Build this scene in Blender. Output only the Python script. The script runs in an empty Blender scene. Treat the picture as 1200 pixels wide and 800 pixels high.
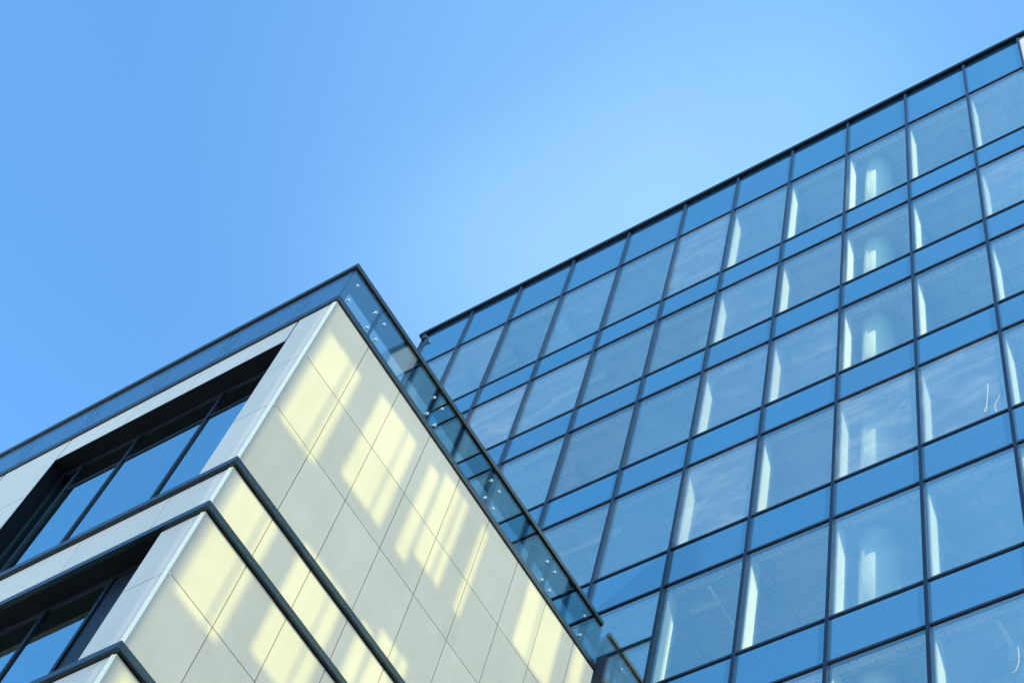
import bpy, math, random
from mathutils import Vector
random.seed(7)
scene = bpy.context.scene
col = scene.collection
EYE = 1.6                                   # eye height: heights below are measured from it

# ------------------------------------------------------------------ sizes (metres)
XC, YC, YT = -11.075, 5.572, 12.545         # corner of the stone block, plane of the tower glass
ZS = 20.962                                 # top of the stone
LEDGES = [16.63, 15.66, 13.05, 12.08, 9.47, 8.50, 5.89, 4.92, 2.31, 1.34]
SUN = Vector((0.75, -0.35, 0.60)).normalized()

def Z(z):
    return z + EYE

# ------------------------------------------------------------------ helpers
class MB:
    def __init__(self):
        self.v, self.f, self.s = [], [], []
    def face(self, pts, smooth=False):
        b = len(self.v); self.v += [tuple(p) for p in pts]
        self.f.append(tuple(range(b, b + len(pts)))); self.s.append(smooth)
    def box(self, x0, x1, y0, y1, z0, z1):
        if x0 > x1: x0, x1 = x1, x0
        if y0 > y1: y0, y1 = y1, y0
        if z0 > z1: z0, z1 = z1, z0
        b = len(self.v)
        self.v += [(x0,y0,z0),(x1,y0,z0),(x1,y1,z0),(x0,y1,z0),(x0,y0,z1),(x1,y0,z1),(x1,y1,z1),(x0,y1,z1)]
        for q in ((0,3,2,1),(4,5,6,7),(0,1,5,4),(1,2,6,5),(2,3,7,6),(3,0,4,7)):
            self.f.append(tuple(b + i for i in q)); self.s.append(False)
    def cyl(self, p0, p1, r0, r1=None, n=20, caps=True, smooth=True):
        r1 = r0 if r1 is None else r1
        p0, p1 = Vector(p0), Vector(p1); d = (p1 - p0).normalized()
        a = d.orthogonal().normalized(); c = d.cross(a)
        b = len(self.v)
        for p, r in ((p0, r0), (p1, r1)):
            for i in range(n):
                t = 2 * math.pi * i / n
                self.v.append(tuple(p + (a * math.cos(t) + c * math.sin(t)) * r))
        for i in range(n):
            j = (i + 1) % n
            self.f.append((b+i, b+j, b+n+j, b+n+i)); self.s.append(smooth)
        if caps:
            self.f.append(tuple(b + n - 1 - i for i in range(n))); self.s.append(False)
            self.f.append(tuple(b + n + i for i in range(n))); self.s.append(False)
    def prism(self, outline, axis, a0, a1):
        """outline of 2-D points pushed along axis 'x' or 'y'"""
        def P(u, w, a):
            return (a, u, w) if axis == 'x' else (u, a, w)
        n = len(outline)
        b = len(self.v)
        for a in (a0, a1):
            self.v += [P(u, w, a) for u, w in outline]
        self.f.append(tuple(b + i for i in range(n))); self.s.append(False)
        self.f.append(tuple(b + n + n - 1 - i for i in range(n))); self.s.append(False)
        for i in range(n):
            j = (i + 1) % n
            self.f.append((b+i, b+n+i, b+n+j, b+j)); self.s.append(False)
    def build(self, name, material, parent=None, bevel=0.0):
        me = bpy.data.meshes.new(name)
        me.from_pydata(self.v, [], self.f)
        me.polygons.foreach_set('use_smooth', self.s)
        me.materials.append(material); me.update()
        import bmesh
        bm = bmesh.new(); bm.from_mesh(me); bmesh.ops.recalc_face_normals(bm, faces=bm.faces); bm.to_mesh(me); bm.free()
        o = bpy.data.objects.new(name, me); col.objects.link(o)
        if parent is not None:
            o.parent = parent
            o.matrix_parent_inverse = Wi(parent)
        if bevel:
            m = o.modifiers.new('bevel', 'BEVEL'); m.width = bevel; m.segments = 2; m.limit_method = 'ANGLE'
        return o

def Wi(o):
    from mathutils import Matrix
    return Matrix.Translation(-o.location) if o.type == 'EMPTY' else Matrix.Identity(4)   # meshes carry world coordinates

def thing(name, label, cat, loc, group=None):
    o = bpy.data.objects.new(name, None); col.objects.link(o)
    o.location = loc; o.empty_display_size = 0.5
    o['label'] = label; o['category'] = cat
    if group: o['group'] = group
    return o

# ------------------------------------------------------------------ materials
def new_mat(name):
    m = bpy.data.materials.new(name); m.use_nodes = True
    nt = m.node_tree; nt.nodes.clear()
    out = nt.nodes.new('ShaderNodeOutputMaterial')
    return m, nt, out

def N(nt, kind, **kw):
    n = nt.nodes.new(kind)
    for k, v in kw.items():
        if k in n.inputs: n.inputs[k].default_value = v
        else: setattr(n, k, v)
    return n

def principled(name, color, rough=0.5, metallic=0.0, spec=0.5):
    m, nt, out = new_mat(name)
    p = N(nt, 'ShaderNodeBsdfPrincipled')
    p.inputs['Base Color'].default_value = (*color, 1)
    p.inputs['Roughness'].default_value = rough
    p.inputs['Metallic'].default_value = metallic
    p.inputs['Specular IOR Level'].default_value = spec
    nt.links.new(p.outputs[0], out.inputs[0])
    return m, nt, p

def worn(name, color, rough, metallic=0.0, amount=0.15, scale=3.0, spec=0.5):
    """a painted or metal surface with faint uneven tone and roughness"""
    m, nt, p = principled(name, color, rough, metallic, spec)
    tc = N(nt, 'ShaderNodeTexCoord')
    no = N(nt, 'ShaderNodeTexNoise', Scale=scale, Detail=5.0)
    nt.links.new(tc.outputs['Object'], no.inputs['Vector'])
    r = N(nt, 'ShaderNodeMapRange'); r.inputs[3].default_value = 1 - amount; r.inputs[4].default_value = 1 + amount
    nt.links.new(no.outputs['Fac'], r.inputs[0])
    mx = N(nt, 'ShaderNodeVectorMath', operation='SCALE'); mx.inputs[0].default_value = color
    nt.links.new(r.outputs[0], mx.inputs['Scale'])
    nt.links.new(mx.outputs[0], p.inputs['Base Color'])
    return m

def stone_mat(name, color):
    """pale fibre-cement boards: each board a hair different, cloudy tone, small dark specks"""
    m, nt, p = principled(name, color, 0.85, 0, 0.25)
    geo = N(nt, 'ShaderNodeNewGeometry')
    tc = N(nt, 'ShaderNodeTexCoord')
    big = N(nt, 'ShaderNodeTexNoise', Scale=1.3, Detail=6.0, Roughness=0.6)
    strk = N(nt, 'ShaderNodeTexNoise', Scale=1.0, Detail=4.0)
    ms = N(nt, 'ShaderNodeMapping'); ms.inputs['Scale'].default_value = (9.0, 9.0, 0.45)
    nt.links.new(tc.outputs['Object'], ms.inputs[0]); nt.links.new(ms.outputs[0], strk.inputs['Vector'])
    fine = N(nt, 'ShaderNodeTexNoise', Scale=90.0, Detail=3.0)
    spots = N(nt, 'ShaderNodeTexVoronoi', Scale=5.0)
    for t in (big, fine, spots):
        nt.links.new(tc.outputs['Object'], t.inputs['Vector'])
    def rng(src, a, b, lo, hi):
        r = N(nt, 'ShaderNodeMapRange')
        r.inputs[1].default_value = a; r.inputs[2].default_value = b
        r.inputs[3].default_value = lo; r.inputs[4].default_value = hi
        nt.links.new(src, r.inputs[0]); return r.outputs[0]
    def mul(a, b):
        x = N(nt, 'ShaderNodeMath', operation='MULTIPLY')
        nt.links.new(a, x.inputs[0]); nt.links.new(b, x.inputs[1]); return x.outputs[0]
    v = mul(rng(geo.outputs['Random Per Island'], 0, 1, 0.945, 1.04), rng(big.outputs['Fac'], 0.3, 0.7, 0.96, 1.04))
    v = mul(v, rng(strk.outputs['Fac'], 0.3, 0.7, 0.975, 1.02))
    v = mul(v, rng(fine.outputs['Fac'], 0.3, 0.7, 0.955, 1.045))
    v = mul(v, rng(spots.outputs['Distance'], 0.02, 0.06, 0.72, 1.0))
    s = N(nt, 'ShaderNodeVectorMath', operation='SCALE'); s.inputs[0].default_value = color
    nt.links.new(v, s.inputs['Scale']); nt.links.new(s.outputs[0], p.inputs['Base Color'])
    b = N(nt, 'ShaderNodeBump', Strength=0.15, Distance=0.004)
    nt.links.new(fine.outputs['Fac'], b.inputs['Height']); nt.links.new(b.outputs[0], p.inputs['Normal'])
    return m

def glass_mat(name, tint, refl=(0.8, 0.93, 1.0), ior=2.1, dirt=0.0, dirt_scale=1.5, back=None, wave=0.0, coat=0.0, vary=0.0):
    """coated glazing: clear tint plus mirror by Fresnel; back = opaque colour for spandrel glass"""
    m, nt, out = new_mat(name)
    L = nt.links
    if back is None:
        t = N(nt, 'ShaderNodeBsdfTransparent'); t.inputs[0].default_value = (*tint, 1)
    else:
        t = N(nt, 'ShaderNodeBsdfDiffuse'); t.inputs[0].default_value = (*back, 1)
    g = N(nt, 'ShaderNodeBsdfGlossy', Roughness=0.0); g.inputs[0].default_value = (*refl, 1)
    fr = N(nt, 'ShaderNodeFresnel', IOR=ior)
    # the same Fresnel seen from either side of the pane
    geo = N(nt, 'ShaderNodeNewGeometry')
    inv = N(nt, 'ShaderNodeMath', operation='DIVIDE'); inv.inputs[0].default_value = 1.0; inv.inputs[1].default_value = ior
    sel = N(nt, 'ShaderNodeMix', data_type='FLOAT')
    L.new(geo.outputs['Backfacing'], sel.inputs[0]); sel.inputs[2].default_value = ior; sel.inputs[3].default_value = ior
    inv2 = N(nt, 'ShaderNodeMath', operation='DIVIDE'); inv2.inputs[0].default_value = 1.0; inv2.inputs[1].default_value = ior
    L.new(inv2.outputs[0], sel.inputs[3])
    L.new(sel.outputs[0], fr.inputs['IOR'])
    mix = N(nt, 'ShaderNodeMixShader')
    cr = N(nt, 'ShaderNodeMapRange'); cr.inputs[3].default_value = coat; cr.inputs[4].default_value = 1.0
    L.new(fr.outputs[0], cr.inputs[0])
    if vary:
        ov = N(nt, 'ShaderNodeObjectInfo')
        vr = N(nt, 'ShaderNodeMapRange'); vr.inputs[3].default_value = max(coat - vary, 0); vr.inputs[4].default_value = coat + vary
        L.new(ov.outputs['Random'], vr.inputs[0]); L.new(vr.outputs[0], cr.inputs[3])
        mm = N(nt, 'ShaderNodeMath', operation='MULTIPLY'); mm.inputs[1].default_value = 7.31
        fc = N(nt, 'ShaderNodeMath', operation='FRACT')
        L.new(ov.outputs['Random'], mm.inputs[0]); L.new(mm.outputs[0], fc.inputs[0])
        cm = N(nt, 'ShaderNodeMix', data_type='RGBA'); L.new(fc.outputs[0], cm.inputs[0])
        cm.inputs[6].default_value = (*refl, 1); cm.inputs[7].default_value = (min(refl[0] * 1.14, 1), refl[1] * 0.985, refl[2] * 0.95, 1)
        L.new(cm.outputs[2], g.inputs[0])
    L.new(cr.outputs[0], mix.inputs[0]); L.new(t.outputs[0], mix.inputs[1]); L.new(g.outputs[0], mix.inputs[2])
    last = mix.outputs[0]
    tc = N(nt, 'ShaderNodeTexCoord')
    if wave:
        no = N(nt, 'ShaderNodeTexNoise', Scale=0.9, Detail=1.0)
        L.new(tc.outputs['Object'], no.inputs['Vector'])
        b = N(nt, 'ShaderNodeBump', Strength=wave, Distance=0.05)
        L.new(no.outputs['Fac'], b.inputs['Height']); L.new(b.outputs[0], g.inputs['Normal'])
    if dirt:
        oi = N(nt, 'ShaderNodeObjectInfo')
        add = N(nt, 'ShaderNodeVectorMath', operation='ADD')
        mu = N(nt, 'ShaderNodeMath', operation='MULTIPLY'); mu.inputs[1].default_value = 40.0
        L.new(oi.outputs['Random'], mu.inputs[0])
        L.new(tc.outputs['Object'], add.inputs[0]); L.new(mu.outputs[0], add.inputs[1])
        mp = N(nt, 'ShaderNodeMapping'); mp.inputs['Rotation'].default_value = (0, math.radians(25), 0)
        mp.inputs['Scale'].default_value = (1.0, 1.0, 2.4)
        L.new(add.outputs[0], mp.inputs[0])
        n1 = N(nt, 'ShaderNodeTexNoise', Scale=dirt_scale, Detail=7.0, Roughness=0.65, Distortion=0.8)
        L.new(mp.outputs[0], n1.inputs['Vector'])
        r1 = N(nt, 'ShaderNodeMapRange'); r1.inputs[1].default_value = 0.45; r1.inputs[2].default_value = 0.8
        r1.inputs[3].default_value = dirt * 0.15; r1.inputs[4].default_value = dirt
        L.new(n1.outputs['Fac'], r1.inputs[0])
        # a few panes are much dirtier than the rest
        pw = N(nt, 'ShaderNodeMath', operation='POWER'); pw.inputs[1].default_value = 4.0
        L.new(oi.outputs['Random'], pw.inputs[0])
        am = N(nt, 'ShaderNodeMath', operation='MULTIPLY'); L.new(pw.outputs[0], am.inputs[0]); L.new(r1.outputs[0], am.inputs[1])
        d = N(nt, 'ShaderNodeBsdfDiffuse'); d.inputs[0].default_value = (0.62, 0.66, 0.62, 1)
        mx = N(nt, 'ShaderNodeMixShader')
        L.new(am.outputs[0], mx.inputs[0]); L.new(last, mx.inputs[1]); L.new(d.outputs[0], mx.inputs[2])
        last = mx.outputs[0]
    L.new(last, out.inputs[0])
    return m

M_stone = stone_mat('pale_board', (0.51, 0.485, 0.455))
M_white = worn('cream_trim', (0.95, 0.84, 0.64), 0.45, 0, 0.04)
M_backing = worn('joint_backing', (0.035, 0.035, 0.035), 0.9)
M_ledge = worn('ledge_metal', (0.004, 0.010, 0.014), 0.22, 0.0, 0.2, 1.2, 0.5)
M_dark = worn('dark_frame', (0.004, 0.007, 0.014), 0.45, 0, 0.15, 2.0, 0.25)
M_lining = worn('dark_lining', (0.003, 0.004, 0.007), 0.6, 0, 0.15, 2.0, 0.1)
M_rail = worn('rail_metal', (0.005, 0.007, 0.008), 0.32, 0.0, 0.2, 1.5, 0.5)
M_steel = principled('steel', (0.75, 0.77, 0.78), 0.25, 1.0)[0]
M_mull = worn('mullion_metal', (0.002, 0.006, 0.018), 0.16, 0.0, 0.1, 1.5, 0.3)
M_trans = worn('transom_paint', (0.003, 0.008, 0.024), 0.5, 0.0, 0.1, 1.5, 0.25)
M_coping = worn('coping_paint', (0.003, 0.005, 0.010), 0.3, 0.0, 0.15, 1.0, 0.12)
def ceiling_mat():
    m, nt, p = principled('ceiling_boards', (0.4, 0.42, 0.42), 0.9, 0, 0.2)
    tc = N(nt, 'ShaderNodeTexCoord')
    br = N(nt, 'ShaderNodeTexBrick', Scale=1.0)
    br.inputs['Color1'].default_value = (0.50, 0.52, 0.46, 1); br.inputs['Color2'].default_value = (0.40, 0.43, 0.39, 1)
    br.inputs['Mortar'].default_value = (0.22, 0.24, 0.25, 1); br.inputs['Mortar Size'].default_value = 0.012
    br.inputs['Brick Width'].default_value = 1.7; br.inputs['Row Height'].default_value = 0.37
    no = N(nt, 'ShaderNodeTexNoise', Scale=2.2, Detail=5.0)
    nt.links.new(tc.outputs['Object'], br.inputs['Vector']); nt.links.new(tc.outputs['Object'], no.inputs['Vector'])
    r = N(nt, 'ShaderNodeMapRange'); r.inputs[3].default_value = 0.5; r.inputs[4].default_value = 1.5
    nt.links.new(no.outputs['Fac'], r.inputs[0])
    sc_ = N(nt, 'ShaderNodeVectorMath', operation='SCALE'); nt.links.new(br.outputs['Color'], sc_.inputs[0]); nt.links.new(r.outputs[0], sc_.inputs['Scale'])
    nt.links.new(sc_.outputs[0], p.inputs['Base Color'])
    return m
M_ceil = ceiling_mat()
def strip_mat():
    m, nt, p = principled('perforated_metal', (0.7, 0.72, 0.68), 0.6, 0, 0.3)
    tc = N(nt, 'ShaderNodeTexCoord')
    vo = N(nt, 'ShaderNodeTexVoronoi', Scale=9.0); vo.inputs['Randomness'].default_value = 0.35
    nt.links.new(tc.outputs['Object'], vo.inputs['Vector'])
    r = N(nt, 'ShaderNodeMapRange'); r.inputs[1].default_value = 0.12; r.inputs[2].default_value = 0.22; r.inputs[3].default_value = 0.25; r.inputs[4].default_value = 1.0
    nt.links.new(vo.outputs['Distance'], r.inputs[0])
    sc_ = N(nt, 'ShaderNodeVectorMath', operation='SCALE'); sc_.inputs[0].default_value = (0.72, 0.74, 0.70); nt.links.new(r.outputs[0], sc_.inputs['Scale'])
    nt.links.new(sc_.outputs[0], p.inputs['Base Color'])
    return m
M_strip = strip_mat()
M_core = worn('inner_wall', (0.30, 0.31, 0.31), 0.9, 0, 0.1, 0.6)
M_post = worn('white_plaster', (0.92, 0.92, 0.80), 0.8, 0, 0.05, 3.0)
M_roof = worn('roofing', (0.22, 0.22, 0.22), 0.9)
M_smear = principled('dried_paint', (0.26, 0.30, 0.30), 0.7)[0]
M_pale = worn('pale_board', (0.22, 0.24, 0.27), 0.8)
M_vision = glass_mat('vision_glass', (0.95, 0.98, 0.90), refl=(0.80, 1, 0.99), ior=1.8, coat=0.27, vary=0.07, dirt=0.10, dirt_scale=1.1, wave=0.01)
M_spandrel = glass_mat('spandrel_glass', (1, 1, 1), refl=(0.62, 0.98, 1), ior=1.9, coat=0.33, vary=0.025, back=(0.008, 0.035, 0.08), wave=0.01)
M_window = glass_mat('window_glass', (0.18, 0.22, 0.28), refl=(0.66, 0.94, 1), ior=2.0, coat=0.50, wave=0.01)
M_panel = glass_mat('railing_glass', (0.70, 0.78, 0.78), ior=1.5)
M_film = glass_mat('tinted_film', (0.54, 0.60, 0.59), ior=1.3)
M_edge = principled('glass_edge', (0.10, 0.32, 0.28), 0.2)[0]
M_tint = glass_mat('screen_tinted', (0.37, 0.38, 0.325), ior=1.45)
M_clear = glass_mat('screen_clear', (0.57, 0.58, 0.42), ior=1.45)

def paving_mat():
    m, nt, p = principled('paving', (0.42, 0.40, 0.36), 0.9, 0, 0.2)
    tc = N(nt, 'ShaderNodeTexCoord')
    br = N(nt, 'ShaderNodeTexBrick', Scale=1.0)
    br.inputs['Color1'].default_value = (0.46, 0.44, 0.40, 1); br.inputs['Color2'].default_value = (0.40, 0.385, 0.35, 1)
    br.inputs['Mortar'].default_value = (0.2, 0.19, 0.18, 1); br.inputs['Mortar Size'].default_value = 0.008
    nt.links.new(tc.outputs['Object'], br.inputs['Vector'])
    nt.links.new(br.outputs['Color'], p.inputs['Base Color'])
    return m
M_paving = paving_mat()

# ------------------------------------------------------------------ ground
g = MB(); g.face([(-1500,-1500,0),(1500,-1500,0),(1500,1500,0),(-1500,1500,0)])
go = g.build('paved_ground', M_paving); go['kind'] = 'structure'

# ------------------------------------------------------------------ stone block
stone = thing('stone_office_building', 'pale panel-clad office block with dark ribbon windows, lower and nearer than the glass tower', 'building', (XC, YC, 0))
TOP = Z(ZS)
XL = -33.3
JOINT = 0.007
# dark core behind boards and windows
b = MB(); b.box(XL, XC - 0.056, YC + 0.31, YT - 0.16, 0, TOP - 0.05); b.build('inner_core', M_backing, stone)
b = MB(); b.box(XL, XC - 0.02, YC + 0.02, YT - 0.16, TOP - 0.045, TOP + 0.0); b.build('roof', M_roof, stone)

def floors():
    """(top, ledge list) zones of the right-hand wall, top to bottom: board rows between dark ledges"""
    rows = []
    rows.append((ZS, 19.39)); rows.append((19.39, 18.06)); rows.append((18.06, 16.63))
    k = 0
    while k + 1 < len(LEDGES):
        a, bb = LEDGES[k], LEDGES[k + 1]
        rows.append((a - 0.12, bb))                          # band between two ledges
        nxt = LEDGES[k + 2] if k + 2 < len(LEDGES) else None
        if nxt is None:
            rows.append((bb - 0.12, -EYE)); break
        mid = bb - 1.297
        rows.append((bb - 0.12, mid)); rows.append((mid, nxt))
        k += 2
    return rows
ROWS = floors()
yj = [YC] + [YC + 0.803 + i * 0.794 for i in range(8)] + [YT - 0.03]
w = MB()
for (z1, z0) in ROWS:
    for i in range(len(yj) - 1):
        y0 = yj[i] + (0.012 if i == 0 else JOINT); y1 = yj[i + 1] - JOINT
        w.box(XC - 0.05, XC, y0, y1, Z(z0) + JOINT, Z(z1) - JOINT)
w.build('side_wall_cladding', M_stone, stone)

# street front: piers of boards, recessed ribbon windows, fascias and bands
BAY0 = XC - 0.66            # right-hand edge of the first recess
BAY_W, PIER_W = 4.36, 1.37
bays = []
x = BAY0
while x - BAY_W > XL:
    bays.append((x - BAY_W, x)); x -= BAY_W + PIER_W
piers = [(BAY0, XC - 0.079)] + [(bx0 - PIER_W, bx0) for bx0, bx1 in bays]
FLOORS = [(ZS, 20.355, 16.63)]                               # (top of boards, head of recess, sill)
for k in range(1, len(LEDGES) - 1, 2):
    FLOORS.append((LEDGES[k] - 0.12, LEDGES[k] - 0.12, LEDGES[k + 1]))
back = MB()
for (a, c) in piers:
    for (zt, zh, zb) in FLOORS:
        p = MB()
        cuts = [zt] + ([19.39, 18.06] if zt == ZS else [LEDGES[LEDGES.index(zb) - 1] - 1.297]) + [zb]
        for j in range(len(cuts) - 1):
            p.box(a + 0.004, c - 0.004, YC, YC + 0.05, Z(cuts[j + 1]) + JOINT, Z(cuts[j]) - JOINT)
        p.build('pier_cladding', M_stone, stone)
    back.box(a + 0.02, c - 0.02, YC + 0.051, YC + 0.31, 0, TOP - 0.05)
back.box(XL, XC - 0.056, YC + 0.052, YC + 0.308, Z(20.41), TOP - 0.052)
for (a, c) in bays:
    f = MB()
    cuts = [c - 0.035, c - 1.80, c - 3.02, a + 0.02]
    for j in range(3):
        f.box(cuts[j + 1] + 0.004, cuts[j] - 0.004, YC, YC + 0.05, Z(20.355), TOP - 0.008)
    f.build('fascia_cladding', M_stone, stone)
for k in range(0, len(LEDGES) - 1, 2):
    f = MB()
    z1, z0 = LEDGES[k] - 0.12, LEDGES[k + 1]
    xs = [XC - 0.079, XC - 0.965, XC - 2.39]
    while xs[-1] - 1.43 > XL: xs.append(xs[-1] - 1.43)
    for j in range(len(xs) - 1):
        f.box(xs[j + 1] + 0.004, xs[j] - 0.004, YC, YC + 0.05, Z(z0) + JOINT, Z(z1) - JOINT)
    back.box(XL, XC - 0.056, YC + 0.052, YC + 0.308, Z(z0) - 0.1, Z(z1) + 0.1)
    f.build('band_cladding', M_stone, stone)
back.build('wall_backing', M_backing, stone)
# white corner strip, cut where the ledges wrap the corner
c = MB()
prev = ZS
for zl in LEDGES + [-EYE]:
    prof = [(XC - 0.078, YC + 0.05), (XC - 0.078, YC - 0.002), (XC - 0.066, YC - 0.008), (XC - 0.05, YC - 0.010), (XC - 0.001, YC + 0.004), (XC - 0.001, YC + 0.05)]
    n = len(prof); b0 = len(c.v)
    for zq in (Z(zl) + 0.004, Z(prev) - 0.004): c.v += [(px_, py_, zq) for px_, py_ in prof]
    c.f += [tuple(b0 + i for i in range(n)), tuple(b0 + 2 * n - 1 - i for i in range(n))]; c.s += [False, False]
    for i in range(n):
        j = (i + 1) % n
        c.f.append((b0 + i, b0 + n + i, b0 + n + j, b0 + j)); c.s.append(False)
    prev = zl - 0.12
c.build('corner_strip', M_white, stone)
# dark metal ledges round the corner
for zl in LEDGES:
    c = MB()
    o_ = 0.056
    pts = [(XC + o_, YT - 0.03), (XC - 0.03, YT - 0.03), (XC - 0.03, YC + 0.03), (XL, YC + 0.03), (XL, YC - o_), (XC + o_, YC - o_)]
    n = len(pts); bb = len(c.v)
    for zz in (Z(zl) - 0.110, Z(zl) - 0.004):
        c.v += [(px, py, zz) for px, py in pts]
    c.f.append(tuple(bb + i for i in range(n))); c.f.append(tuple(bb + n + n - 1 - i for i in range(n))); c.s += [False] * 2
    for i in range(n):
        j = (i + 1) % n
        c.f.append((bb+i, bb+n+i, bb+n+j, bb+j)); c.s.append(False)
    c.build('ledge', M_ledge, stone, bevel=0.003)
# roof edge trim
c = MB()
o_ = 0.03
c.box(XC - 0.09, XC + o_, YC - o_, YT - 0.03, TOP + 0.002, TOP + 0.125)
c.box(XL, XC - 0.0925, YC - o_, YC + 0.09, TOP + 0.002, TOP + 0.125)
c.build('roof_edge_trim', M_rail, stone, bevel=0.006)
# recess linings and windows
DW = 0.25
for bi, (a, c1) in enumerate(bays):
    for fi, (zt, zh, zb) in enumerate(FLOORS):
        l = MB()
        if fi == 0: l.box(a + 0.002, c1 - 0.002, YC - 0.003, YC + 0.305, Z(zh) - 0.028, Z(zh) - 0.003)
        else: l.box(a + 0.002, c1 - 0.002, YC + 0.012, YC + 0.305, Z(zh) + 0.003, Z(zh) + 0.03)
        l.box(a - 0.016, a + 0.002, YC + 0.004, YC + 0.305, Z(zb) + 0.004, Z(zh) + 0.0)            # jambs
        l.box(c1 - 0.002, c1 + 0.016, YC + 0.055, YC + 0.305, Z(zb) + 0.004, Z(zh) + 0.0)
        l.build('recess_lining', M_lining, stone)
        if fi == 0:
            mul = [c1 - 1.27, c1 - 2.83, c1 - 3.94]
        else:
            mul = [c1 - 0.88, c1 - 1.95, c1 - 3.2]
        fr = MB()
        yf0, yf1 = YC + DW - 0.02, YC + DW + 0.05
        z0, z1 = Z(zb) + 0.006, Z(zh) - (0.030 if fi == 0 else 0.002)
        xs = [a + 0.004] + sorted(mul) + [c1 - 0.004]
        fr.box(xs[0], xs[-1], yf0, yf1, z1 - 0.07, z1)
        fr.box(xs[0], xs[-1], yf0, yf1, z0, z0 + 0.06)
        if fi == 0:
            for j in range(1, len(xs) - 1): fr.box(xs[j] + 0.032, xs[j + 1] - 0.032, yf0 + 0.006, yf1 - 0.004, Z(19.56), Z(19.60))
        for m_ in sorted(mul):
            fr.box(m_ - 0.03, m_ + 0.03, yf0 - 0.004, yf1, z0 + 0.06, z1 - 0.07)
        fr.box(xs[0], xs[0] + 0.05, yf0, yf1, z0 + 0.06, z1 - 0.07)
        fr.box(xs[-1] - 0.05, xs[-1], yf0, yf1, z0 + 0.06, z1 - 0.07)
        fo = fr.build('ribbon_window', M_dark, stone)
        for j in range(len(xs) - 1):
            q = MB()
            lo_ = 0.05 if j == 0 else 0.03; hi_ = 0.05 if j == len(xs) - 2 else 0.03
            q.box(xs[j] + lo_, xs[j + 1] - hi_, YC + DW, YC + DW + 0.02, z0 + 0.06, z1 - 0.07)
            dark = (fi > 0 and j == len(xs) - 2)
            q.build('pane', M_dark if dark else M_window, fo)

# ------------------------------------------------------------------ glass railing on the roof edge
rail = thing('glass_railing', 'frameless tinted glass balustrade with dark handrail along the stone roof edge', 'railing', (XC, YC, TOP + 0.125))
XG, YG = XC + 0.030, YC - 0.030            # outer faces of the glass
RT = Z(22.074)
h = MB()
h.box(XC - 0.03, XC + 0.056, YC - 0.056, YT - 0.10, RT - 0.10, RT)
h.box(XL, XC - 0.0305, YC - 0.056, YC + 0.03, RT - 0.10, RT)
h.build('handrail', M_rail, rail, bevel=0.008)
GB, GT = TOP + 0.127, RT - 0.102
SPLIT = Z(21.375)
yjr = [YG, 6.29, 7.84, 9.41, 11.0, 12.10, 12.47]
M_fix = principled('dull_steel', (0.22, 0.24, 0.26), 0.35, 1.0)[0]
def bolts(parent, axis, u, pts):
    for (s_, zz) in pts:
        q = MB()
        if axis == 'x':
            q.cyl((u - 0.03, s_, zz), (u + 0.020, s_, zz), 0.020, n=14)
        else:
            q.cyl((s_, u + 0.03, zz), (s_, u - 0.010, zz), 0.011, n=12)
        q.build('bolt', M_steel if axis == 'x' else M_fix, parent)
for i in range(len(yjr) - 1):
    y0, y1 = yjr[i] + (0.014 if i == 0 else 0.006), yjr[i + 1] - 0.006
    q = MB(); q.box(XG - 0.012, XG, y0, y1, GB, GT)
    go_ = q.build('glass_panel', M_panel, rail)
    q = MB(); q.box(XG - 0.026, XG - 0.020, y0 + 0.002, y1 - 0.002, SPLIT, GT - 0.002)
    if i == 0: q.box(XG - 0.026, XG - 0.020, y0 + 0.002, y0 + 0.11, GB + 0.002, SPLIT - 0.001)
    q.build('tinted_band', M_film, go_)
    if i < len(yjr) - 2: bolts(go_, 'x', XG, [(y0 + (0.15 if i == 0 else 0.10), Z(21.68)), (y0 + (0.15 if i == 0 else 0.10), Z(21.20)), (y1 - 0.10, Z(21.68)), (y1 - 0.10, Z(21.20))])
for yy in yjr[1:-1]:
    q = MB(); q.box(XG - 0.10, XG - 0.034, yy - 0.012, yy + 0.012, GB, GT)
    q.build('post', M_rail, rail)
xjl = [XC + 0.03, -11.92, -13.30, -14.66, -16.02, -17.40, -18.76, -20.12, -21.48, -22.84, -24.2, -25.56]
for i in range(len(xjl) - 1):
    x1, x0 = xjl[i] - (0.016 if i == 0 else 0.006), xjl[i + 1] + 0.006
    q = MB(); q.box(x0, x1, YG, YG + 0.012, GB, GT)
    go_ = q.build('glass_panel', M_panel, rail)
    q = MB(); q.box(x0 + 0.002, x1 - 0.002, YG + 0.020, YG + 0.026, GB + 0.002, GT - 0.002)
    q.build('tinted_band', M_film, go_)
    bolts(go_, 'y', YG, [(x0 + 0.10, Z(21.60)), (x0 + 0.10, Z(21.16)), (x1 - 0.10, Z(21.60)), (x1 - 0.10, Z(21.16))])
for xx in xjl[1:-1]:
    q = MB(); q.box(xx - 0.014, xx + 0.014, YG + 0.030, YG + 0.075, GB, GT)
    q.build('post', M_rail, rail)
# return panel with a rounded corner beside the tower
q = MB()
out = [(XG - 0.03, GB), (XG - 0.03, Z(21.96)), (XG - 0.22, Z(21.96))]
for k in range(1, 9):
    t = math.pi / 2 * k / 8
    out.append((XG - 0.22 - 0.07 * math.sin(t), Z(21.89) + 0.07 * math.cos(t)))
out.append((XG - 0.29, GB))
q.prism(out, 'y', YT - 0.092, YT - 0.080)
q.build('end_panel', M_panel, rail)

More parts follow.
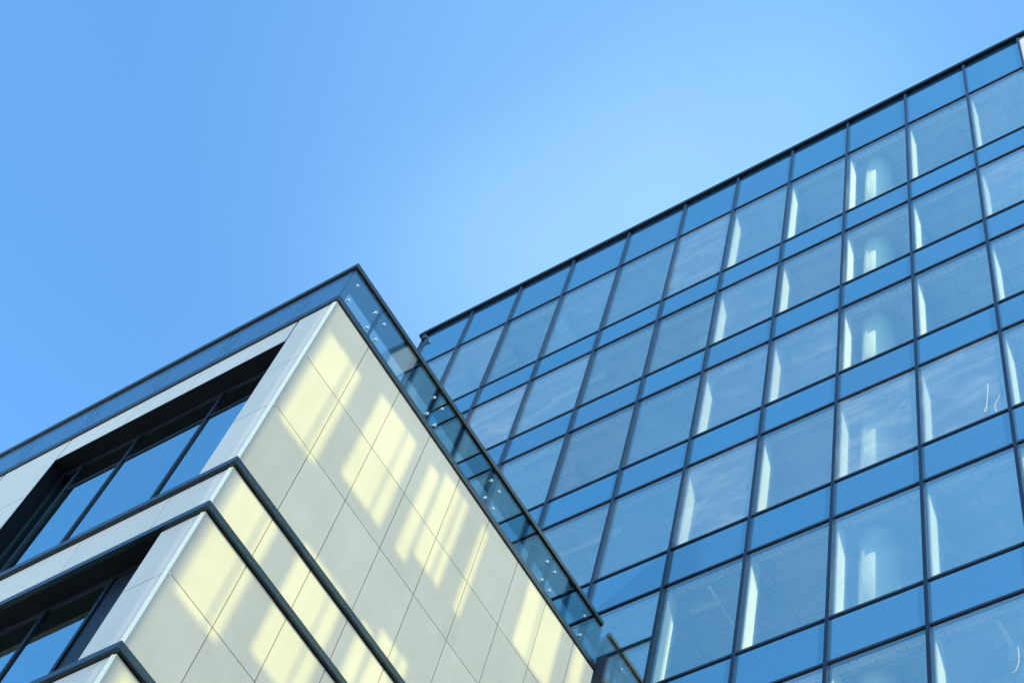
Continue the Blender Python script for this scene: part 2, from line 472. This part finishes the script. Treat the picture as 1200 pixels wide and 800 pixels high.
# ------------------------------------------------------------------ glass tower
tower = thing('glass_office_tower', 'tall blue glass curtain-wall office tower with dark mullions, rising behind the stone block', 'building', (XC + 2, YT, 0))
MX = [XC + v for v in (-8.315, -6.823, -5.304, -3.707, -2.071, -0.458, 1.017, 2.488, 3.946, 5.415, 6.872, 8.193, 9.65, 11.11, 12.57, 14.03)]
XTL = XC - 8.36 - 0.0                       # left end of the tower
XTL = -19.43
TZ = [39.813, 37.813, 34.391, 33.407]
P = 3.595
zz = 33.407
while zz > -EYE + 3:
    TZ += [zz - 2.592, zz - P]; zz -= P
TZ = [39.813, 37.813, 34.391, 33.407, 30.816, 29.803, 27.211, 26.203, 23.607, 22.567, 20.024, 19.012]
zz = 19.012
while zz - P > -EYE + 0.3:
    TZ += [zz - 2.592, zz - P]; zz -= P
TZ.append(-EYE)
cols = [(XTL, MX[0])] + [(MX[i], MX[i + 1]) for i in range(len(MX) - 1)]

# camera numbers are needed to know which panes the picture shows
R_ = Vector((0.83001827, 0.52701774, 0.18254307)); U_ = Vector((0.40512506, -0.79464578, 0.45211919)); F_ = Vector((-0.38333192, 0.30131442, 0.87307861))
FPX = 2046.188
def pix(pt):
    v = Vector((pt[0], pt[1], pt[2] - EYE)); d = v.dot(F_)
    return 600 + FPX * v.dot(R_) / d, 400 - FPX * v.dot(U_) / d
def shows(x0, x1, z0, z1):
    pts = [pix((x, YT, z)) for x in (x0, x1) for z in (Z(z0), Z(z1))]
    us = [p_[0] for p_ in pts]; vs = [p_[1] for p_ in pts]
    if max(us) < 0 or min(us) > 1200 or max(vs) < 0 or min(vs) > 800: return False
    return not (x1 <= XC + 0.2 and z1 <= ZS + 0.2)
rest_v, rest_s = MB(), MB()
GY0, GY1 = YT, YT + 0.03
nv = ns = 0
for ci, (x0, x1) in enumerate(cols):
    for k in range(len(TZ) - 1):
        z1, z0 = TZ[k], TZ[k + 1]
        vision = (k % 2 == 1)
        a = (x0 + 0.012, x1 - 0.012, GY0, GY1, Z(z0) + 0.012, Z(z1) - 0.012)
        if shows(x0, x1, z0, z1):
            q = MB(); q.box(*a)
            if vision: q.build('window', M_vision, tower); nv += 1
            else:
                pale = (ci == 12 and k == 0)
                o = q.build('spandrel_panel', M_pale if pale else M_spandrel, tower); ns += 1
                if pale: o['label'] = 'pale unglazed panel at the top edge'
        else:
            (rest_v if vision else rest_s).box(*a)
o = rest_v.build('window', M_vision, tower); o['kind'] = 'stuff'
o = rest_s.build('spandrel_panel', M_spandrel, tower); o['kind'] = 'stuff'
print('panes in view', nv, ns)
ZC = Z(39.813)
for x in MX:
    q = MB(); q.box(x - 0.029, x + 0.029, YT - 0.052, YT + 0.10, 0, ZC - 0.002)
    q.build('mullion', M_mull, tower)
q = MB(); q.box(XTL - 0.03, XTL + 0.03, YT - 0.065, YT + 0.10, 0, ZC - 0.002); q.build('mullion', M_mull, tower)
XTR = MX[-1]
for k, z in enumerate(TZ[1:-1]):
    q = MB()
    xs = [XTL] + MX
    for i in range(len(xs) - 1):
        q.box(xs[i] + 0.034, xs[i + 1] - 0.034, YT - 0.022, YT + 0.08, Z(z) - 0.023, Z(z) + 0.023)
    q.build('transom', M_trans, tower)
# extra transom and jamb where the roof of the stone block meets the glass
q = MB(); q.box(XC + 0.19, MX[6] - 0.034, YT - 0.024, YT - 0.001, Z(21.26) - 0.03, Z(21.26) + 0.03); q.build('transom', M_trans, tower)
q = MB(); q.box(XC - 0.0, XC + 0.19, YT - 0.028, YT - 0.001, 0, Z(21.29)); q.build('corner_jamb', M_trans, tower)
# coping
q = MB(); q.box(XTL - 0.2, XTR + 0.05, YT - 0.085, YT + 14, ZC, ZC + 0.09); q.box(XTL - 0.2, XTR + 0.05, YT - 0.070, YT + 13.9, ZC + 0.092, ZC + 0.19)
q.build('coping', M_coping, tower, bevel=0.01)
# body: slabs, ceilings, inner walls, side and back walls
DEEP = 14.0
q = MB(); q.box(XTL - 0.01, XTL + 0.2, YT + 0.12, YT + DEEP, 0, ZC - 0.01); q.box(XTR - 0.2, XTR + 0.03, YT + 0.12, YT + DEEP, 0, ZC - 0.01)
q.box(XTL + 0.2, XTR - 0.2, YT + DEEP - 0.2, YT + DEEP, 0, ZC - 0.01); q.build('outer_wall', M_core, tower)
for k in range(1, len(TZ) - 1, 2):
    head = TZ[k]; top_ = TZ[k - 1]
    q = MB()
    q.box(XTL + 0.2, XTR - 0.2, YT + 0.275, YT + 6.0, Z(head) + 0.13, Z(top_) - 0.05)      # slab with ceiling
    q.build('ceiling', M_ceil, tower)
    q = MB(); q.box(XTL + 0.2, XTR - 0.2, YT + 0.10, YT + 0.262, Z(head) + 0.06, Z(top_) - 0.05)     # perforated strip at the glass
    q.build('perforated_strip', M_strip, tower)
q = MB(); q.box(XTL + 0.2, XTR - 0.2, YT + 6.0, YT + 6.2, 0, ZC - 0.02); q.build('inner_wall', M_core, tower)
# plastered reveals beside the mullions and round columns
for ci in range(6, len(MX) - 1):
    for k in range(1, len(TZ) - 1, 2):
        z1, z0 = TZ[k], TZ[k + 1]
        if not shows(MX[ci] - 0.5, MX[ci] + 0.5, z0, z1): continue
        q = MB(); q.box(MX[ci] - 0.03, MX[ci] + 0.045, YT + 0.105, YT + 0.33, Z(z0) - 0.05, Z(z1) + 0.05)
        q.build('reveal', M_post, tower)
for ci in (8, 12):
    for k in range(1, len(TZ) - 1, 2):
        z1, z0 = TZ[k], TZ[k + 1]
        xm = MX[ci] + 0.43
        if not shows(xm - 0.5, xm + 0.5, z0, z1): continue
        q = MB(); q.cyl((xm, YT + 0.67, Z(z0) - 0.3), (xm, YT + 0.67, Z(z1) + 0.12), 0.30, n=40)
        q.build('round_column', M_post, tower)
# bare light battens crossing under some ceilings
for (ci, k, dx_, ln, along) in ((6, 9, 0.75, 1.30, 'x'), (6, 9, 0.62, 1.1, 'y'), (6, 11, 0.75, 1.3, 'x'), (3, 3, 0.8, 1.4, 'x'), (7, 5, 0.7, 1.2, 'x'), (4, 7, 0.7, 1.3, 'x'), (9, 11, 0.8, 1.2, 'y'), (10, 5, 0.6, 1.1, 'y'), (5, 1, 0.8, 1.3, 'x')):
    zc = Z(TZ[k]) + 0.10; xc_ = MX[ci] + dx_
    q = MB()
    if along == 'x': q.box(xc_ - ln / 2, xc_ + ln / 2, YT + 0.62, YT + 0.70, zc - 0.02, zc + 0.028)
    else: q.box(xc_ - 0.03, xc_ + 0.03, YT + 0.30, YT + 0.30 + ln, zc + 0.002 - 0.05, zc - 0.022)
    q.build('ceiling_batten', M_post, tower)
# lowered bulkheads and duct boxes under some ceilings, each bay different
rr = random.Random(21)
for ci in range(0, len(MX) - 1):
    for k in range(1, 12, 2):
        if rr.random() > 0.55 or not shows(MX[ci], MX[ci + 1], TZ[k + 1], TZ[k]): continue
        w_ = MX[ci + 1] - MX[ci]
        xa = MX[ci] + rr.uniform(0.35, 0.6) * w_; xb = min(xa + rr.uniform(0.2, 0.75), MX[ci + 1] - 0.05)
        if ci in (8, 12): xa = MX[ci] + 1.0; xb = MX[ci + 1] - 0.06
        y_ = YT + rr.uniform(0.42, 0.9)
        q = MB(); q.box(xa, xb, y_, y_ + rr.uniform(0.25, 0.6), Z(TZ[k]) - rr.uniform(0.05, 0.45), Z(TZ[k]) + 0.127)
        q.build('bulkhead', M_ceil if rr.random() < 0.5 else M_core, tower)
# small bracket at the top of the first mullion
q = MB(); q.box(MX[0] - 0.045, MX[0] + 0.07, YT - 0.11, YT - 0.066, ZC - 0.40, ZC - 0.20); q.box(MX[0] + 0.07, MX[0] + 0.16, YT - 0.10, YT - 0.07, ZC - 0.46, ZC - 0.38)
q.build('bracket', M_dark, tower)
# dried paint smears on one pane
def smear(pts, w_):
    m_ = MB()
    for i in range(len(pts) - 1):
        (xa, za), (xb, zb) = pts[i], pts[i + 1]
        d = Vector((xb - xa, 0, zb - za)); n_ = Vector((d.z, 0, -d.x)).normalized() * w_
        A, B = Vector((xa, YT - 0.004, za)), Vector((xb, YT - 0.004, zb))
        m_.face([A - n_, A + n_, B + n_, B - n_])
    m_.build('paint_smear', M_smear, tower)
def onglass(u, v):
    d = F_ + R_ * ((u - 600) / FPX) - U_ * ((v - 400) / FPX)
    t = YT / d.y
    return (d.x * t, d.z * t + EYE)
smear([onglass(*p_) for p_ in ((1157.5,449),(1158,456),(1157.5,464),(1156.5,474),(1156.5,480),(1154.5,483),(1154,480),(1156,477))], 0.006)
smear([onglass(*p_) for p_ in ((1174,455),(1173,461),(1170,467),(1167,473),(1165.7,477),(1168,482.5))], 0.006)
smear([onglass(*p_) for p_ in ((1193,757),(1194.5,768),(1194,777),(1191,785),(1187,788))], 0.005)

# ------------------------------------------------------------------ added unseen glass screen, cut to cast sun patches on the side wall
XSC = 3.5
DX = XSC - XC
DYS, DZS = DX * SUN.y / SUN.x, DX * SUN.z / SUN.x
scr = thing('added_sun_screen', 'added off-frame screen of tinted and clear panes that shapes sunlight on the pale side wall', 'sun filter', (XSC, YC + DYS + 3.5, 0))
columns = [(5.74, 6.50, 0), (6.92, 7.82, 1), (8.18, 8.42, 1), (8.49, 9.10, 2), (9.46, 9.63, 2), (10.70, 11.63, 3), (12.00, 12.28, 4)]
def rows_for(n):
    base = [(17.95, 20.30), (18.35, 20.50), (18.66, 20.72), (19.45, 20.95), (20.0, 21.1)][n]
    return [(base[0] - i * 3.72, base[1] - i * 3.72) for i in range(4)]
YA, YB, ZA, ZB = 5.576, 13.3, -12.5, 22.8
tint, clear, frame = MB(), MB(), MB()
def sb(mb, y0, y1, z0, z1, t=0.006):
    zz0 = max(Z(z0) + DZS, 0.02); zz1 = Z(z1) + DZS
    if zz1 <= zz0: return
    mb.box(XSC - t, XSC + t, y0 + DYS, y1 + DYS, zz0, zz1)
edges = YA + 0.031
for (y0, y1, n) in columns:
    sb(tint, edges, y0, -17, ZB)
    zprev = ZB
    for (z0, z1) in rows_for(n):
        sb(tint, y0 + 0.001, y1 - 0.001, z1, zprev)
        bars = [b_ for b_ in (6.27, 7.58, 8.92, 11.08) if y0 + 0.1 < b_ < y1 - 0.1]
        ya = y0 + 0.001
        for b_ in bars:
            sb(clear, ya, b_ - 0.02, z0 + 0.001, z1 - 0.001); sb(tint, b_ - 0.019, b_ + 0.019, z0 + 0.001, z1 - 0.001); ya = b_ + 0.02
        sb(clear, ya, y1 - 0.001, z0 + 0.001, z1 - 0.001)
        zprev = z0
    sb(tint, y0 + 0.001, y1 - 0.001, -17, zprev)
    edges = y1
sb(tint, edges, YB, -17, ZB)
for y in (YA,):
    sb(frame, y + 0.0, y + 0.03, -17, ZB, 0.05)
frame.box(XSC - 0.05, XSC + 0.05, YA + DYS, YB + DYS, Z(ZB) + DZS + 0.001, Z(ZB) + DZS + 0.1)
tint.build('tinted_pane', M_tint, scr); clear.build('clear_pane', M_clear, scr); frame.build('frame', M_dark, scr)

# ------------------------------------------------------------------ added shade block behind the camera, sized to keep sun off the street front
DY2 = YC + 8.5
BX0 = XC - 9.0 + DY2 * SUN.x / -SUN.y
BX1 = XC + 0.02 + DY2 * SUN.x / -SUN.y
BH = Z(22.1) + DY2 * SUN.z / -SUN.y
blk = thing('added_shade_block', 'added unseen block with square windows, placed to shade the street front of the stone block', 'building', (BX0 + 4.5, -14, 0))
q = MB(); q.box(BX0, BX1, -20, -8.5, 0, BH - 0.4); q.build('wall', M_core, blk)
q = MB(); q.box(BX0 - 0.2, BX1, -20.2, -8.4, BH - 0.395, BH); q.build('roof', M_roof, blk)
q = MB()
for i in range(3):
    for k in range(13):
        x_ = BX1 - 1.6 - i * 2.9; z_ = 1.4 + k * 3.5
        q.box(x_ - 0.9, x_ + 0.9, -8.54, -8.47, z_, z_ + 1.9)
o = q.build('window', M_window, blk); o['kind'] = 'stuff'

# ------------------------------------------------------------------ sky and sun
el = math.asin(SUN.z); az = math.atan2(SUN.x, SUN.y)
wd = bpy.data.worlds.new('World'); scene.world = wd; wd.use_nodes = True
nt = wd.node_tree; nt.nodes.clear()
sky = nt.nodes.new('ShaderNodeTexSky'); sky.sky_type = 'NISHITA'; sky.sun_disc = False
sky.sun_elevation = el; sky.sun_rotation = az
sky.air_density = 1.0; sky.dust_density = 0.6; sky.ozone_density = 2.0
bg = nt.nodes.new('ShaderNodeBackground'); bg.inputs[1].default_value = 0.12
wo = nt.nodes.new('ShaderNodeOutputWorld')
tintn = nt.nodes.new('ShaderNodeVectorMath'); tintn.operation = 'MULTIPLY'; tintn.inputs[1].default_value = (0.53, 0.90, 1.05)
# a thin bright veil painted into the sky along the tower roofline
def dirpix(u, v):
    return (F_ + R_ * ((u - 600) / FPX) - U_ * ((v - 400) / FPX)).normalized()
tcw = nt.nodes.new('ShaderNodeTexCoord')
def lobe(d0, inner, outer, amount):
    dt = nt.nodes.new('ShaderNodeVectorMath'); dt.operation = 'DOT_PRODUCT'; dt.inputs[1].default_value = d0
    nt.links.new(tcw.outputs['Generated'], dt.inputs[0])
    ac = nt.nodes.new('ShaderNodeMath'); ac.operation = 'ARCCOSINE'; nt.links.new(dt.outputs['Value'], ac.inputs[0])
    mr = nt.nodes.new('ShaderNodeMapRange'); mr.interpolation_type = 'SMOOTHERSTEP'
    mr.inputs[1].default_value = math.radians(outer); mr.inputs[2].default_value = math.radians(inner)
    mr.inputs[3].default_value = 0.0; mr.inputs[4].default_value = amount
    nt.links.new(ac.outputs[0], mr.inputs[0]); return mr.outputs[0]
glow_sum = nt.nodes.new('ShaderNodeMath'); glow_sum.operation = 'ADD'
nt.links.new(lobe(dirpix(800, 200), 0, 21, 0.36), glow_sum.inputs[0]); glow_sum.inputs[1].default_value = 0.0
prev_out = glow_sum
for d0, outer, am in ((dirpix(540, 350), 8, 0.19), (dirpix(700, 280), 8, 0.22), (dirpix(860, 200), 8, 0.20), (dirpix(1000, 130), 6, 0.09)):
    a_ = nt.nodes.new('ShaderNodeMath'); a_.operation = 'ADD'
    nt.links.new(prev_out.outputs[0], a_.inputs[0]); nt.links.new(lobe(d0, 0, outer, am), a_.inputs[1]); prev_out = a_
glow_sum = prev_out
glow = nt.nodes.new('ShaderNodeVectorMath'); glow.operation = 'SCALE'; glow.inputs[0].default_value = (0.66, 0.88, 0.6)
nt.links.new(glow_sum.outputs[0], glow.inputs['Scale'])
plus = nt.nodes.new('ShaderNodeVectorMath'); plus.operation = 'ADD'; nt.links.new(glow.outputs[0], plus.inputs[1])
nt.links.new(sky.outputs[0], tintn.inputs[0])
nt.links.new(tintn.outputs[0], plus.inputs[0]); nt.links.new(plus.outputs[0], bg.inputs[0]); nt.links.new(bg.outputs[0], wo.inputs[0])
ld = bpy.data.lights.new('sun', 'SUN'); ld.energy = 5.0; ld.angle = math.radians(0.36); ld.color = (1.0, 0.93, 0.80)
lo = bpy.data.objects.new('sun', ld); col.objects.link(lo)
lo.rotation_euler = (-SUN).to_track_quat('-Z', 'Y').to_euler(); lo.location = (20, -20, 60)

# ------------------------------------------------------------------ camera
cd = bpy.data.cameras.new('camera'); cd.sensor_fit = 'HORIZONTAL'; cd.sensor_width = 36.0
cd.lens = FPX / 1200 * 36.0; cd.clip_start = 0.1; cd.clip_end = 5000
co = bpy.data.objects.new('camera', cd); col.objects.link(co); scene.camera = co
from mathutils import Matrix
m4 = Matrix((( R_.x, U_.x, -F_.x, 0), (R_.y, U_.y, -F_.y, 0), (R_.z, U_.z, -F_.z, EYE), (0, 0, 0, 1)))
co.matrix_world = m4

vs = scene.view_settings
vs.view_transform = 'Standard'; vs.look = 'None'; vs.exposure = 1.9; vs.gamma = 1.0; vs.use_curve_mapping = False
scene.cycles.max_bounces = 10; scene.cycles.transparent_max_bounces = 24; scene.cycles.glossy_bounces = 5; scene.cycles.diffuse_bounces = 4
scene.cycles.caustics_reflective = False; scene.cycles.caustics_refractive = False
